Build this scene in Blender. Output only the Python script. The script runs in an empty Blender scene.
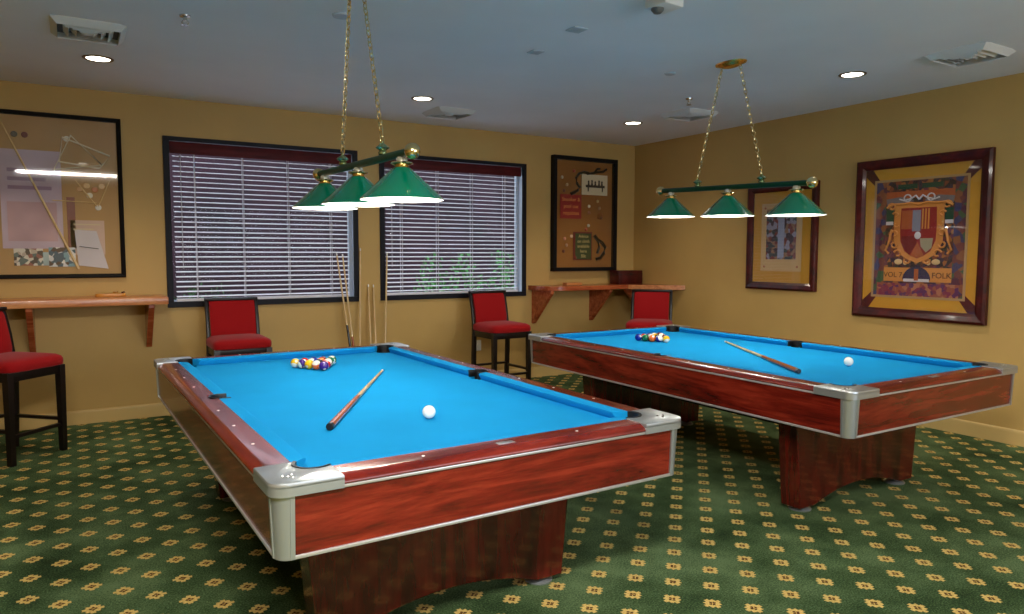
import bpy, bmesh, math, random
from mathutils import Vector, Matrix, Euler
random.seed(7)
PI = math.pi
SC = bpy.context.scene
COL = SC.collection
XW, YW, H = 6.1765, 7.133, 2.836          # right wall, back wall, ceiling
XL, YN = -3.4, -2.8                        # left wall and rear wall (behind the camera)

# ------------------------------------------------------------------ materials
def s2l(c):
    return tuple((v/255/12.92 if v/255 <= .04045 else ((v/255+.055)/1.055)**2.4) for v in c)
MATS = {}
def mat(name, rgb=(200,200,200), rough=.5, metal=0., spec=.5, emit=None, estr=0., coat=0., sheen=0.):
    if name in MATS: return MATS[name]
    m = bpy.data.materials.new(name); m.use_nodes = True
    b = m.node_tree.nodes['Principled BSDF']
    c = s2l(rgb)
    b.inputs['Base Color'].default_value = (*c, 1)
    b.inputs['Roughness'].default_value = rough
    b.inputs['Metallic'].default_value = metal
    b.inputs['Specular IOR Level'].default_value = spec
    b.inputs['Coat Weight'].default_value = coat
    b.inputs['Coat Roughness'].default_value = .06
    b.inputs['Sheen Weight'].default_value = sheen
    if emit:
        b.inputs['Emission Color'].default_value = (*s2l(emit), 1)
        b.inputs['Emission Strength'].default_value = estr
    MATS[name] = m
    return m
class NT:
    def __init__(s, m): s.t = m.node_tree; s.n = s.t.nodes; s.b = s.n['Principled BSDF']
    def new(s, k, **kw):
        n = s.n.new(k)
        for a, v in kw.items(): setattr(n, a, v)
        return n
    def link(s, a, b): s.t.links.new(a, b)
    def val(s, sock, v):
        if isinstance(v, (int, float)): sock.default_value = v
        else: s.link(v, sock)
    def math(s, op, a, b=0., c=0.):
        n = s.new('ShaderNodeMath', operation=op)
        s.val(n.inputs[0], a); s.val(n.inputs[1], b)
        if op in ('MULTIPLY_ADD',): s.val(n.inputs[2], c)
        return n.outputs[0]
    def noise(s, vec, scale, detail=4, rough=.5, dist=0.):
        n = s.new('ShaderNodeTexNoise'); n.inputs['Scale'].default_value = scale
        n.inputs['Detail'].default_value = detail; n.inputs['Roughness'].default_value = rough
        n.inputs['Distortion'].default_value = dist
        if vec is not None: s.link(vec, n.inputs['Vector'])
        return n.outputs['Fac']
    def ramp(s, fac, stops):
        n = s.new('ShaderNodeValToRGB'); e = n.color_ramp.elements
        while len(e) < len(stops): e.new(.5)
        for el, (p, c) in zip(e, stops): el.position = p; el.color = (*s2l(c), 1)
        s.link(fac, n.inputs[0]); return n.outputs['Color']
    def mix(s, fac, a, b):
        n = s.new('ShaderNodeMix', data_type='RGBA')
        s.val(n.inputs[0], fac)
        for k, v in ((6, a), (7, b)):
            if isinstance(v, tuple): n.inputs[k].default_value = (*s2l(v), 1)
            else: s.link(v, n.inputs[k])
        return n.outputs[2]
    def bump(s, h, strength=.1, dist=.01):
        n = s.new('ShaderNodeBump'); n.inputs['Strength'].default_value = strength
        n.inputs['Distance'].default_value = dist
        s.link(h, n.inputs['Height']); s.link(n.outputs[0], s.b.inputs['Normal'])
def coords(t, scale=(1,1,1), rot=(0,0,0)):
    c = t.new('ShaderNodeTexCoord'); m = t.new('ShaderNodeMapping')
    m.inputs['Scale'].default_value = scale; m.inputs['Rotation'].default_value = rot
    t.link(c.outputs['Object'], m.inputs['Vector']); return m.outputs[0]
def wood(name, dark, mid, light, scale, rough=.18, coat=.4, spec=.5):
    m = mat(name, mid, rough, coat=coat, spec=spec); t = NT(m)
    v = coords(t, scale)
    n1 = t.noise(v, 1.0, 6, .62, 1.2); n2 = t.noise(v, 4.0, 5, .6, .4)
    f = t.math('MULTIPLY_ADD', n2, .35, t.math('MULTIPLY', n1, .7))
    n = t.new('ShaderNodeMath', operation='MULTIPLY_ADD'); t.val(n.inputs[0], n2); n.inputs[1].default_value = .35
    t.link(t.math('MULTIPLY', n1, .7), n.inputs[2]); f = n.outputs[0]
    t.link(t.ramp(f, [(.36, dark), (.5, mid), (.66, light)]), t.b.inputs['Base Color'])
    return m
def painted(name, rgb, rough=.7, var=.06, bump=.15, scale=60):
    m = mat(name, rgb, rough); t = NT(m); v = coords(t)
    a = tuple(int(c*(1-var)) for c in rgb); b = tuple(min(255, int(c*(1+var))) for c in rgb)
    t.link(t.ramp(t.noise(v, 1.3, 3), [(.3, a), (.7, b)]), t.b.inputs['Base Color'])
    t.bump(t.noise(v, scale, 3), bump, .002)
    return m

WALL = painted('ochre_wall_paint', (192,156,90), .6, .03, .25, 90)
BASEB = painted('baseboard_paint', (208,176,112), .45, .02, .05)
CEIL = painted('ceiling_paint', (233,235,240), .85, .015, .3, 120)
MAH_Y = wood('mahogany_long', (46,8,6), (98,22,13), (134,42,26), (5, 1.1, 9), .22, .22)
MAH_X = wood('mahogany_cross', (46,8,6), (98,22,13), (134,42,26), (1.1, 5, 9), .22, .22)
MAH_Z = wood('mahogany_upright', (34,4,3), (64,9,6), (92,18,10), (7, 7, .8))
FRAME_W = wood('picture_frame_mahogany', (40,6,6), (66,12,12), (92,24,20), (4,4,4), .38, .1, .35)
SHELF_W = wood('shelf_wood', (156,84,42), (196,122,70), (218,150,96), (1.6, 12, 12), .3, .2)
SHELF_R = wood('red_shelf_wood', (128,50,24), (160,72,38), (190,100,58), (1.6, 12, 12), .25, .3)
BLACKW = mat('black_lacquered_wood', (20,10,11), .34, spec=.4)
ALU = mat('brushed_aluminium', (172,176,178), .34, .75)
ALU_T = mat('aluminium_trim', (196,194,194), .34, .7)
BLACKR = mat('black_pocket_rubber', (12,12,14), .45)
UNDER = mat('black_table_underframe', (14,12,12), .7)
BRASS = mat('polished_brass', (230,212,160), .18, 1.)
GOLD = mat('gold_plate', (232,190,104), .2, 1.)
GREENP = mat('green_lamp_enamel', (0,122,90), .14, coat=.6)
WHITEP = mat('white_enamel', (240,238,228), .35)
VENTW = mat('vent_white', (214,214,212), .5)
VENTD = mat('vent_dark', (70,72,74), .7)
PORC = mat('champagne_socket', (236,226,200), .25, .7)
WINF = mat('window_frame_dark', (14,14,24), .55, spec=.25)
JAMB = mat('window_jamb_white', (205,212,222), .5)
PLASTIC = mat('white_plastic', (228,226,222), .4)
BULB = mat('bulb_glow', (255,250,235), .4, emit=(255,244,220), estr=9)
DLITE = mat('downlight_glow', (255,250,235), .4, emit=(255,246,228), estr=7)
FLUO = mat('fluorescent_diffuser', (255,255,250), .4, emit=(255,252,244), estr=7.0)
CREAM = mat('cream_card', (214,196,160), .6)
TAN = painted('tan_backing_board', (184,146,98), .8, .05, .1)
MUSTARD = mat('mustard_mat_board', (202,146,40), .7)

def felt(name, rgb):
    m = mat(name, rgb, .95, spec=.06); t = NT(m); v = coords(t)
    a = tuple(int(c*.96) for c in rgb)
    t.link(t.ramp(t.noise(v, 3, 4), [(.3, a), (.7, rgb)]), t.b.inputs['Base Color'])
    t.bump(t.noise(v, 700, 2), .12, .001)
    return m
FELT = felt('blue_billiard_cloth', (20,142,204))
RED = mat('red_upholstery', (150,2,8), .8, spec=.2, sheen=.1)
t = NT(RED); t.bump(t.noise(coords(t), 350, 2), .25, .001)

def carpet():
    m = mat('green_patterned_carpet', (40,70,45), .95, spec=.1); t = NT(m)
    c = t.new('ShaderNodeTexCoord'); mp = t.new('ShaderNodeMapping'); mp.vector_type = 'POINT'
    S = .16575
    # lattice turned by 45 degrees, one motif at (2.133, 2.183)
    mp.inputs['Rotation'].default_value = (0, 0, PI/4)
    t.link(c.outputs['Object'], mp.inputs['Vector'])
    sp = t.new('ShaderNodeSeparateXYZ'); t.link(mp.outputs[0], sp.inputs[0])
    x0 = (2.133-2.183)*math.cos(PI/4); y0 = (2.133+2.183)*math.cos(PI/4)
    wob = t.noise(c.outputs['Object'], 160, 2)
    def cell(o, off):
        a = t.math('MULTIPLY', t.math('SUBTRACT', o, off), 1/S)
        f = t.math('FRACT', t.math('ADD', a, 100.5))
        d = t.math('ABSOLUTE', t.math('SUBTRACT', f, .5))
        n = t.new('ShaderNodeMath', operation='MULTIPLY_ADD'); t.val(n.inputs[0], wob); n.inputs[1].default_value = .05
        t.link(t.math('SUBTRACT', d, .025), n.inputs[2]); return n.outputs[0]
    u = cell(sp.outputs[0], x0); v = cell(sp.outputs[1], y0)
    mx = t.math('MAXIMUM', u, v); mn = t.math('MINIMUM', u, v)
    sc = t.math('MULTIPLY', t.math('COSINE', t.math('MULTIPLY', mn, 2*PI/.15)), .032)
    inside = t.math('LESS_THAN', mx, t.math('ADD', sc, .195))
    cut = t.math('LESS_THAN', t.math('ADD', u, v), .345)
    motif = t.math('MULTIPLY', inside, cut)
    hx = t.math('LESS_THAN', mx, .08)
    gap = t.math('GREATER_THAN', mn, .008)
    heart = t.math('MULTIPLY', hx, gap)
    g1 = t.noise(c.outputs['Object'], 2.2, 4, .6); g2 = t.noise(c.outputs['Object'], 130, 3, .7)
    g = t.new('ShaderNodeMath', operation='MULTIPLY_ADD'); t.link(g2, g.inputs[0]); g.inputs[1].default_value = .6
    t.link(t.math('MULTIPLY', g1, .5), g.inputs[2])
    green = t.ramp(g.outputs[0], [(.40, (24,38,20)), (.52, (56,76,44)), (.66, (98,118,80))])
    gold = t.ramp(g2, [(.3, (170,138,70)), (.7, (226,194,118))])
    c1 = t.mix(motif, green, gold); c2 = t.mix(heart, c1, (74,40,18))
    t.link(c2, t.b.inputs['Base Color'])
    t.bump(g2, .6, .006)
    return m
CARPET = carpet()

def glass_mat(name, refl):
    m = bpy.data.materials.new(name); m.use_nodes = True; nt = m.node_tree; nt.nodes.clear()
    o = nt.nodes.new('ShaderNodeOutputMaterial'); mx = nt.nodes.new('ShaderNodeMixShader')
    tr = nt.nodes.new('ShaderNodeBsdfTransparent'); gl = nt.nodes.new('ShaderNodeBsdfGlossy')
    gl.inputs['Roughness'].default_value = .03
    lw = nt.nodes.new('ShaderNodeLayerWeight'); lw.inputs['Blend'].default_value = .5
    pw = nt.nodes.new('ShaderNodeMath'); pw.operation = 'POWER'; pw.inputs[1].default_value = 4.0; nt.links.new(lw.outputs['Facing'], pw.inputs[0])
    ma = nt.nodes.new('ShaderNodeMath'); ma.operation = 'MULTIPLY_ADD'; ma.inputs[1].default_value = .8; ma.inputs[2].default_value = refl
    nt.links.new(pw.outputs[0], ma.inputs[0]); nt.links.new(ma.outputs[0], mx.inputs[0]); nt.links.new(tr.outputs[0], mx.inputs[1]); nt.links.new(gl.outputs[0], mx.inputs[2])
    nt.links.new(mx.outputs[0], o.inputs[0]); return m
GLASS = glass_mat('picture_glass', .035); WGLASS = glass_mat('window_glass', .002)

# ------------------------------------------------------------------ mesh helpers
class MB:
    def __init__(s): s.bm = bmesh.new()
    def _add(s, verts, faces):
        vs = [s.bm.verts.new(v) for v in verts]
        for f in faces:
            try: s.bm.faces.new([vs[i] for i in f])
            except ValueError: pass
        return vs
    def box(s, x0, x1, y0, y1, z0, z1, bev=0, seg=2, M=None):
        b = bmesh.new(); bmesh.ops.create_cube(b, size=1)
        bmesh.ops.scale(b, vec=(x1-x0, y1-y0, z1-z0), verts=b.verts)
        bmesh.ops.translate(b, vec=((x0+x1)/2, (y0+y1)/2, (z0+z1)/2), verts=b.verts)
        if bev: bmesh.ops.bevel(b, geom=list(b.edges), offset=bev, segments=seg, profile=.5, affect='EDGES')
        return s.merge(b, M)
    def merge(s, b, M=None):
        if M is not None: bmesh.ops.transform(b, matrix=M, verts=b.verts)
        me = bpy.data.meshes.new('tmp'); b.to_mesh(me); b.free(); s.bm.from_mesh(me); bpy.data.meshes.remove(me); return s
    def prism(s, poly, a, b, axis='z', bev=0, M=None, shift=None):
        """poly of 2D points extruded along axis from a to b; shift scales 2D offset at b"""
        k = bmesh.new(); n = len(poly)
        def P(p, w):
            if axis == 'z': return (p[0], p[1], w)
            if axis == 'y': return (p[0], w, p[1])
            return (w, p[0], p[1])
        top = shift or poly
        v0 = [k.verts.new(P(p, a)) for p in poly]; v1 = [k.verts.new(P(p, b)) for p in top]
        k.faces.new(v0); k.faces.new(v1)
        for i in range(n): k.faces.new([v0[i], v0[(i+1) % n], v1[(i+1) % n], v1[i]])
        bmesh.ops.recalc_face_normals(k, faces=k.faces)
        if bev:
            es = [e for e in k.edges if (e.verts[0] in v0) == (e.verts[1] in v0)]
            bmesh.ops.bevel(k, geom=es, offset=bev, segments=2, profile=.5, affect='EDGES')
        return s.merge(k, M)
    def lathe(s, prof, c=(0,0,0), n=32, M=None, close=True):
        """prof: list of (r,z)"""
        k = bmesh.new(); rings = []
        for r, z in prof:
            if r < 1e-6: rings.append([k.verts.new((c[0], c[1], c[2]+z))])
            else: rings.append([k.verts.new((c[0]+r*math.cos(2*PI*i/n), c[1]+r*math.sin(2*PI*i/n), c[2]+z)) for i in range(n)])
        for a, b in zip(rings, rings[1:]):
            for i in range(n):
                j = (i+1) % n
                if len(a) == 1 and len(b) == 1: continue
                if len(a) == 1: k.faces.new([a[0], b[j], b[i]])
                elif len(b) == 1: k.faces.new([a[i], a[j], b[0]])
                else: k.faces.new([a[i], a[j], b[j], b[i]])
        bmesh.ops.recalc_face_normals(k, faces=k.faces)
        return s.merge(k, M)
    def rod(s, p0, p1, r0, r1=None, n=12, cap=True):
        p0, p1 = Vector(p0), Vector(p1); r1 = r0 if r1 is None else r1
        L = (p1-p0).length; q = (p1-p0).to_track_quat('Z', 'Y')
        M = Matrix.Translation(p0) @ q.to_matrix().to_4x4()
        pr = [(r0, 0), (r1, L)]
        if cap: pr = [(0, 0)] + pr + [(0, L)]
        return s.lathe(pr, n=n, M=M)
    def bar(s, p0, p1, wx, wy, bev=0, wx1=None, wy1=None, up=None):
        """rectangular bar between two points"""
        p0, p1 = Vector(p0), Vector(p1); L = (p1-p0).length
        z = (p1-p0).normalized(); ux = Vector((1,0,0)) if up is None else Vector(up)
        x = (ux - z*ux.dot(z)).normalized(); y = z.cross(x)
        M = Matrix((( x.x,y.x,z.x,p0.x),(x.y,y.y,z.y,p0.y),(x.z,y.z,z.z,p0.z),(0,0,0,1)))
        a = [(-wx/2,-wy/2),(wx/2,-wy/2),(wx/2,wy/2),(-wx/2,wy/2)]
        w2, w3 = wx1 or wx, wy1 or wy
        b = [(-w2/2,-w3/2),(w2/2,-w3/2),(w2/2,w3/2),(-w2/2,w3/2)]
        return s.prism(a, 0, L, 'z', bev=bev, M=M, shift=b)
    def tube(s, pts, r, n=6, closed=False):
        pts = [Vector(p) for p in pts]; k = bmesh.new(); rings = []; N = len(pts)
        for i, p in enumerate(pts):
            if closed: d = pts[(i+1) % N]-pts[i-1]
            else: d = pts[min(i+1, N-1)]-pts[max(i-1, 0)]
            q = d.to_track_quat('Z', 'Y').to_matrix()
            rings.append([k.verts.new(p + q @ Vector((r*math.cos(2*PI*j/n), r*math.sin(2*PI*j/n), 0))) for j in range(n)])
        for i in range(N if closed else N-1):
            a, b = rings[i], rings[(i+1) % N]
            o = 0
            if closed and i == N-1:
                o = min(range(n), key=lambda q_: (a[0].co-b[q_].co).length)
            for j in range(n): k.faces.new([a[j], a[(j+1) % n], b[(j+1+o) % n], b[(j+o) % n]])
        if not closed: k.faces.new(rings[0]); k.faces.new(rings[-1])
        bmesh.ops.recalc_face_normals(k, faces=k.faces)
        return s.merge(k)
    def sphere(s, c, r, seg=20, sc=(1,1,1)):
        k = bmesh.new(); bmesh.ops.create_uvsphere(k, u_segments=seg, v_segments=seg//2+2, radius=r)
        bmesh.ops.scale(k, vec=sc, verts=k.verts)
        return s.merge(k, Matrix.Translation(c))
    def build(s, name, m, parent=None, smooth=True, loc=None, label=None):
        me = bpy.data.meshes.new(name); s.bm.to_mesh(me); s.bm.free()
        o = bpy.data.objects.new(name, me); COL.objects.link(o)
        me.materials.append(m)
        if smooth:
            me.polygons.foreach_set('use_smooth', [True]*len(me.polygons))
            try: me.set_sharp_from_angle(angle=math.radians(38))
            except Exception: pass
        if parent is not None: o.parent = parent
        if loc: o.location = loc
        if label: o['label'] = label
        return o
def tag(o, label=None, cat=None, group=None, kind=None):
    if label: o['label'] = label
    if cat: o['category'] = cat
    if group: o['group'] = group
    if kind: o['kind'] = kind
    return o
def thing(name, label, cat, loc=(0,0,0), rz=0, group=None):
    o = bpy.data.objects.new(name, None); COL.objects.link(o); o.empty_display_size = .1
    o.location = loc; o.rotation_euler = (0,0,rz); return tag(o, label, cat, group)
def children(o): return [c for c in bpy.data.objects if c.parent == o]
def dup(o, loc=None, rz=None, label=None, group=None, parent=None):
    c = o.copy(); COL.objects.link(c)
    if parent is not None: c.parent = parent
    for ch in children(o):
        if ch is not c: dup(ch, parent=c)
    if loc is not None: c.location = loc
    if rz is not None: c.rotation_euler = (0,0,rz)
    if label: c['label'] = label
    if group: c['group'] = group
    return c
def text(body, size, m, parent, loc, rot=(PI/2,0,0), name='lettering', align='CENTER', ext=.0006):
    cu = bpy.data.curves.new(name, 'FONT'); cu.body = body; cu.size = size; cu.extrude = ext
    cu.align_x = align; cu.align_y = 'CENTER'; cu.materials.append(m)
    tmp = bpy.data.objects.new('tmp', cu); COL.objects.link(tmp)
    me = bpy.data.meshes.new_from_object(tmp.evaluated_get(bpy.context.evaluated_depsgraph_get())); bpy.data.objects.remove(tmp); bpy.data.curves.remove(cu)
    o = bpy.data.objects.new(name, me); COL.objects.link(o); o.parent = parent; o.location = loc; o.rotation_euler = rot
    return o

# ------------------------------------------------------------------ room shell
def struct(o): o['kind'] = 'structure'; return o
b = MB(); b.box(XL-.1, XW+.15, YN-.1, YW+.15, -.1, 0); struct(b.build('floor', CARPET, smooth=False))
b = MB(); b.box(XL-.1, XW+.15, YN-.1, YW+.15, H, H+.1); struct(b.build('ceiling', CEIL, smooth=False))
b = MB(); b.box(XW, XW+.15, YN, YW+.15, 0, H); struct(b.build('wall_right', WALL, smooth=False))
b = MB(); b.box(XL-.15, XL, YN, YW+.15, 0, H); struct(b.build('wall_left', WALL, smooth=False))
RX0, RX1, RZ0, RZ1 = 1.6, 5.6, .8, 2.5
b = MB(); b.box(XL, RX0, YN-.15, YN, 0, H); b.box(RX1, XW, YN-.15, YN, 0, H); b.box(RX0, RX1, YN-.15, YN, 0, RZ0); b.box(RX0, RX1, YN-.15, YN, RZ1, H)
struct(b.build('wall_rear', WALL, smooth=False))
WZ0, WZ1 = .975, 2.5
WINS = [(.722, 2.505), (2.738, 4.530)]
TH = .16
b = MB()
b.box(XL, XW, YW, YW+TH, 0, WZ0); b.box(XL, XW, YW, YW+TH, WZ1, H)
xs = [XL, WINS[0][0], WINS[0][1], WINS[1][0], WINS[1][1], XW]
for i in (0, 2, 4): b.box(xs[i], xs[i+1], YW, YW+TH, WZ0, WZ1)
struct(b.build('wall_back', WALL, smooth=False))
def baseprof(): return [(0,0),(0,.12),(.006,.12),(.012,.112),(.014,.1),(.014,0)]
b = MB(); b.prism([(YW-u, z) for u, z in baseprof()], XL, XW, 'x'); struct(b.build('baseboard_back', BASEB, smooth=False))
b = MB(); b.prism([(XW-u, z) for u, z in baseprof()], YN, YW-.014, 'y'); struct(b.build('baseboard_right', BASEB, smooth=False))
b = MB(); b.prism([(XL+u, z) for u, z in baseprof()], YN, YW-.014, 'y'); struct(b.build('baseboard_left', BASEB, smooth=False))

# windows with their blinds
SLAT = mat('blind_slat_pale', (226,222,230), .4)
VALANCE = wood('blind_valance_mahogany', (58,10,14), (84,16,20), (100,26,28), (1,8,8), .6, 0., .25)
for k, (x0, x1) in enumerate(WINS):
    e = bpy.data.objects.new('window_%d' % (k+1), None); COL.objects.link(e); e.location = ((x0+x1)/2, YW, WZ0); e['kind'] = 'structure'
    w, h = x1-x0, WZ1-WZ0; hw = w/2
    b = MB(); F = .052
    for (a0, a1, c0, c1) in ((-hw, hw, 0, F), (-hw, hw, h-F*.7, h), (-hw, -hw+F, F, h-F*.7), (hw-F, hw, F, h-F*.7)):
        b.box(a0, a1, -.022, .0, c0, c1, .003)
    b.build('window_frame', WINF, e, smooth=False)
    b = MB()
    for (a0, a1, c0, c1) in ((-hw, hw, 0, .02), (-hw, hw, h-.02, h), (-hw, -hw+.02, .02, h-.02), (hw-.02, hw, .02, h-.02)):
        b.box(a0, a1, .0, .15, c0, c1)
    b.build('jamb', JAMB, e, smooth=False)
    b = MB()
    for (a0, a1, c0, c1) in ((-hw+.02, hw-.02, .02, .06), (-hw+.02, hw-.02, h-.06, h-.02), (-hw+.02, -hw+.06, .06, h-.06), (hw-.06, hw-.02, .06, h-.06)):
        b.box(a0, a1, .12, .15, c0, c1)
    b.build('sash', JAMB, e, smooth=False)  # sash coloured white to stand in for outdoor light leaking past the blind
    b = MB(); b.box(-hw+.05, hw-.05, .132, .137, .05, h-.05); b.build('pane', WGLASS, e, smooth=False)
    # blind
    t = thing('venetian_blind', ('pale slatted venetian blind with dark valance in the window nearest the left shelf', 'pale slatted venetian blind with dark valance in the window nearest the small shadow box')[k], 'blind', ((x0+x1)/2, YW+.055, WZ0), group='window blinds')
    iw = hw-.083
    b = MB()
    z = .095; n = 0
    while z < h-.15:
        # crowned slat, inner edge low
        pr = []
        for q in range(7):
            u = -1+q/3; pr.append((u*.025, .0035*(1-u*u)+u*.025*math.tan(math.radians(9))))
        pr += [(y_, z_-.0028) for y_, z_ in reversed(pr)]
        b.prism([(y_, z_+z) for y_, z_ in pr], -iw, iw, 'x')
        z += .0452
    b.build('slats', SLAT, t, smooth=False)
    b = MB(); b.box(-iw, iw, -.028, .028, .045, .075, .004); b.build('bottom_rail', SLAT, t)
    b = MB(); b.box(-hw+.056, hw-.056, -.045, -.03, h-.145, h-.04, .003); b.box(-hw+.056, hw-.056, -.03, .03, h-.085, h-.04); b.build('valance', VALANCE, t)
    b = MB()
    for fx in (-.72, -.24, .24, .72):
        for dy in (-.027, .027):
            b.box(fx*hw*.98-.003, fx*hw*.98+.003, dy-.001, dy+.001, .07, h-.1)
    b.build('ladder_cord', mat('blind_cord', (190,186,190), .7), t, smooth=False)
    b = MB(); b.rod((-iw+.06, -.036, .35), (-iw+.06, -.036, h-.15), .003, n=6); b.build('tilt_wand', mat('blind_cord'), t)

# added window in the rear wall, unseen behind the camera, to let in fill light
e = bpy.data.objects.new('window_3', None); COL.objects.link(e); e['kind'] = 'structure'
b = MB()
for (a0, a1, c0, c1) in ((RX0, RX1, RZ0, RZ0+.06), (RX0, RX1, RZ1-.06, RZ1), (RX0, RX0+.06, RZ0, RZ1), (RX1-.06, RX1, RZ0, RZ1), (2.9, 2.96, RZ0, RZ1), (4.24, 4.30, RZ0, RZ1)):
    b.box(a0, a1, YN-.1, YN+.01, c0, c1)
b.build('window_frame', JAMB, e, smooth=False)
l = bpy.data.lights.new('rear_fill_light', 'AREA'); l.shape = 'RECTANGLE'; l.size = RX1-RX0; l.size_y = RZ1-RZ0; l.energy = 45; l.color = (.88, .94, 1)  # area lamp added outside the rear opening to brighten the room
o = bpy.data.objects.new('rear_fill_light', l); COL.objects.link(o); o.location = ((RX0+RX1)/2, YN-.2, (RZ0+RZ1)/2); o.rotation_euler = (PI/2, 0, 0)
# outside: lawn, shrubs and the plum-coloured wall next door
b = MB(); b.box(-8, 14, YW+.2, YW+5, -.2, -.1); tag(struct(b.build('lawn', mat('lawn_green', (40,66,30), .9), smooth=False)))
b = MB(); b.box(-8, 14, YW+4.6, YW+4.8, -.2, 3.4); struct(b.build('neighbouring_wall', painted('plum_render', (36,10,22), .9, .2, .3, 6), smooth=False))
def shrub(x, y, r, h, label, rgb, n=2600):
    bm = bmesh.new()
    for i in range(n):
        a = random.random()*2*PI; u = random.random(); hh = random.random()**1.2*(.86+.14*math.sin(5*a))
        rr = r*(1-.35*hh**3)*(.55+.45*math.sqrt(u))*(1+.15*math.sin(3*a+x))
        c = Vector((rr*math.cos(a), rr*math.sin(a)*.8, -.1+h*hh)); s_ = random.uniform(.018, .045)
        R_ = Euler((random.random()*PI, random.random()*PI, random.random()*PI)).to_matrix()
        vs = [bm.verts.new(c+R_ @ Vector(p)*s_) for p in ((-1,0,0),(0,-.5,.1),(1,0,0),(0,.5,.1))]
        bm.faces.new(vs)
    me = bpy.data.meshes.new('shrub'); bm.to_mesh(me); bm.free(); o = bpy.data.objects.new('shrub', me); COL.objects.link(o)
    me.materials.append(mat('leaf_%d_%d_%d' % rgb, rgb, .6)); o.location = (x, y, 0); tag(o, label, 'shrub', 'shrubs outside the windows')
for a in [(.9, 9.2, .9, 1.2, 'low dark green shrub outside the left window', (44,84,40)),
          (3.0, 9.5, .8, 1.0, 'low green shrub outside, between the two windows', (54,120,46)),
          (5.0, 9.3, .9, 1.6, 'bright green shrub outside the left half of the right window', (58,124,50)),
          (7.0, 9.4, .9, 1.75, 'tall bright green shrub outside the right half of the right window', (62,130,50))]:
    shrub(*a)

# ------------------------------------------------------------------ ceiling fittings
def downlight():
    t = thing('recessed_ceiling_light', 'round recessed ceiling light nearest the left picture', 'ceiling light', (.211, 5.976, H), group='recessed ceiling lights')
    b = MB(); b.lathe([(.075,-.001),(.078,-.006),(.098,-.004),(.1,0)], n=32); b.build('trim_ring', mat('dull_bronze_ring', (120,100,76), .4, .6), t)
    b = MB(); b.lathe([(0,-.002),(.076,-.002)], n=32); b.build('lens', DLITE, t)
    l = bpy.data.lights.new('downlight', 'SPOT'); l.energy = 30; l.color = (1, .86, .66); l.spot_size = math.radians(125); l.spot_blend = .8; l.shadow_soft_size = .07
    o = bpy.data.objects.new('lamp', l); COL.objects.link(o); o.parent = t; o.location = (0,0,-.02)
    return t
dl = downlight()
for (x, y, lab) in [(2.706, 5.971, 'round recessed ceiling light above the gap between the windows'),
                    (5.078, 5.902, 'round recessed ceiling light by the room corner'),
                    (5.140, 3.448, 'round recessed ceiling light near the right wall, before the large picture'),
                    (.211, 1.2, 'added round recessed fill light out of view overhead'), (5.14, .9, 'added round recessed fill light out of view at the right')]:  # last two are unseen, added to brighten the room
    dup(dl, (x, y, H), label=lab)
def vent():
    t = thing('ceiling_vent', 'white square louvred ceiling vent at the upper left, nearest the camera', 'vent', (.14, 5.22, H), group='ceiling vents')
    b = MB(); s = .2; i = .165
    for q in range(4):
        M = Matrix.Rotation(q*PI/2, 4, 'Z')
        # sloped flange, proud of the ceiling
        b.prism([(-s, 0), (-s, -.004), (-i, -.04), (-i, -.034), (-s+.012, 0)], -i, i, 'y', M=M)
        k = bmesh.new()
        vs = [k.verts.new(p) for p in ((-s,-s,0),(-s,-s,-.004),(-i,-i,-.04),(-i,-i,-.034),(-s,-i,-.004),(-s,-i,0),(-i,-s,-.004),(-i,-s,0))]
        k.faces.new([vs[1], vs[2], vs[4]]); k.faces.new([vs[1], vs[6], vs[2]])
        b.merge(k, M)
    b.build('frame', VENTW, t, smooth=False)
    b = MB(); b.box(-i, i, -i, i, -.004, -.001); b.build('duct_opening', VENTD, t, smooth=False)
    b = MB()
    for r_ in (.135, .095, .055):
        for q in range(4):
            M = Matrix.Rotation(q*PI/2, 4, 'Z')
            b.prism([(-r_, -.006), (-r_+.028, -.038), (-r_+.031, -.038), (-r_+.003, -.006)], -r_+.01, r_-.01, 'y', M=M)
    b.box(-.028, .028, -.028, .028, -.036, -.03)
    b.build('louvre', VENTW, t, smooth=False)
    return t
v0 = vent()
for (x, y, lab) in [(3.17, 6.38, 'white square ceiling vent above the right window, beside a round light'),
                    (5.19, 5.2, 'white square ceiling vent beyond the right lamp chain'),
                    (5.27, 2.67, 'white square ceiling vent at the upper right near the edge of the photo')]:
    dup(v0, (x, y, H), label=lab)
def sprinkler():
    t = thing('fire_sprinkler', 'small metal ceiling sprinkler at the upper left beside the vent', 'sprinkler', (.611, 4.643, H), group='ceiling sprinklers')
    b = MB(); b.lathe([(0,.004),(.032,.004),(.03,-.008),(.012,-.012),(.01,-.03),(0,-.03)], n=20); b.build('escutcheon', mat('chrome', (190,190,190), .2, 1), t)
    b = MB(); b.tube([(-.012,0,-.028),(-.02,0,-.04),(-.006,0,-.055)], .0025); b.tube([(.012,0,-.028),(.02,0,-.04),(.006,0,-.055)], .0025)
    b.lathe([(0,-.054),(.022,-.054),(.024,-.057),(0,-.057)], n=16); b.build('deflector', mat('chrome'), t); return t
sp = sprinkler(); dup(sp, (4.705, 4.725, H), label='small metal ceiling sprinkler above the far vent by the right lamp')
def plate(x, y, s, lab, rz=0):
    b = MB(); b.box(-s, s, -s, s, -.006, 0, .002); o = b.build('ceiling_plate', mat('painted_plate', (182,190,198), .5), loc=(x, y, H)); o.rotation_euler = (0,0,rz)
    tag(o, lab, 'plate', 'ceiling cover plates')
plate(2.69, 3.66, .05, 'small square cover plate on the ceiling, nearest the camera')
plate(2.744, 4.2, .045, 'small square cover plate on the ceiling behind the nearest one')
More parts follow.
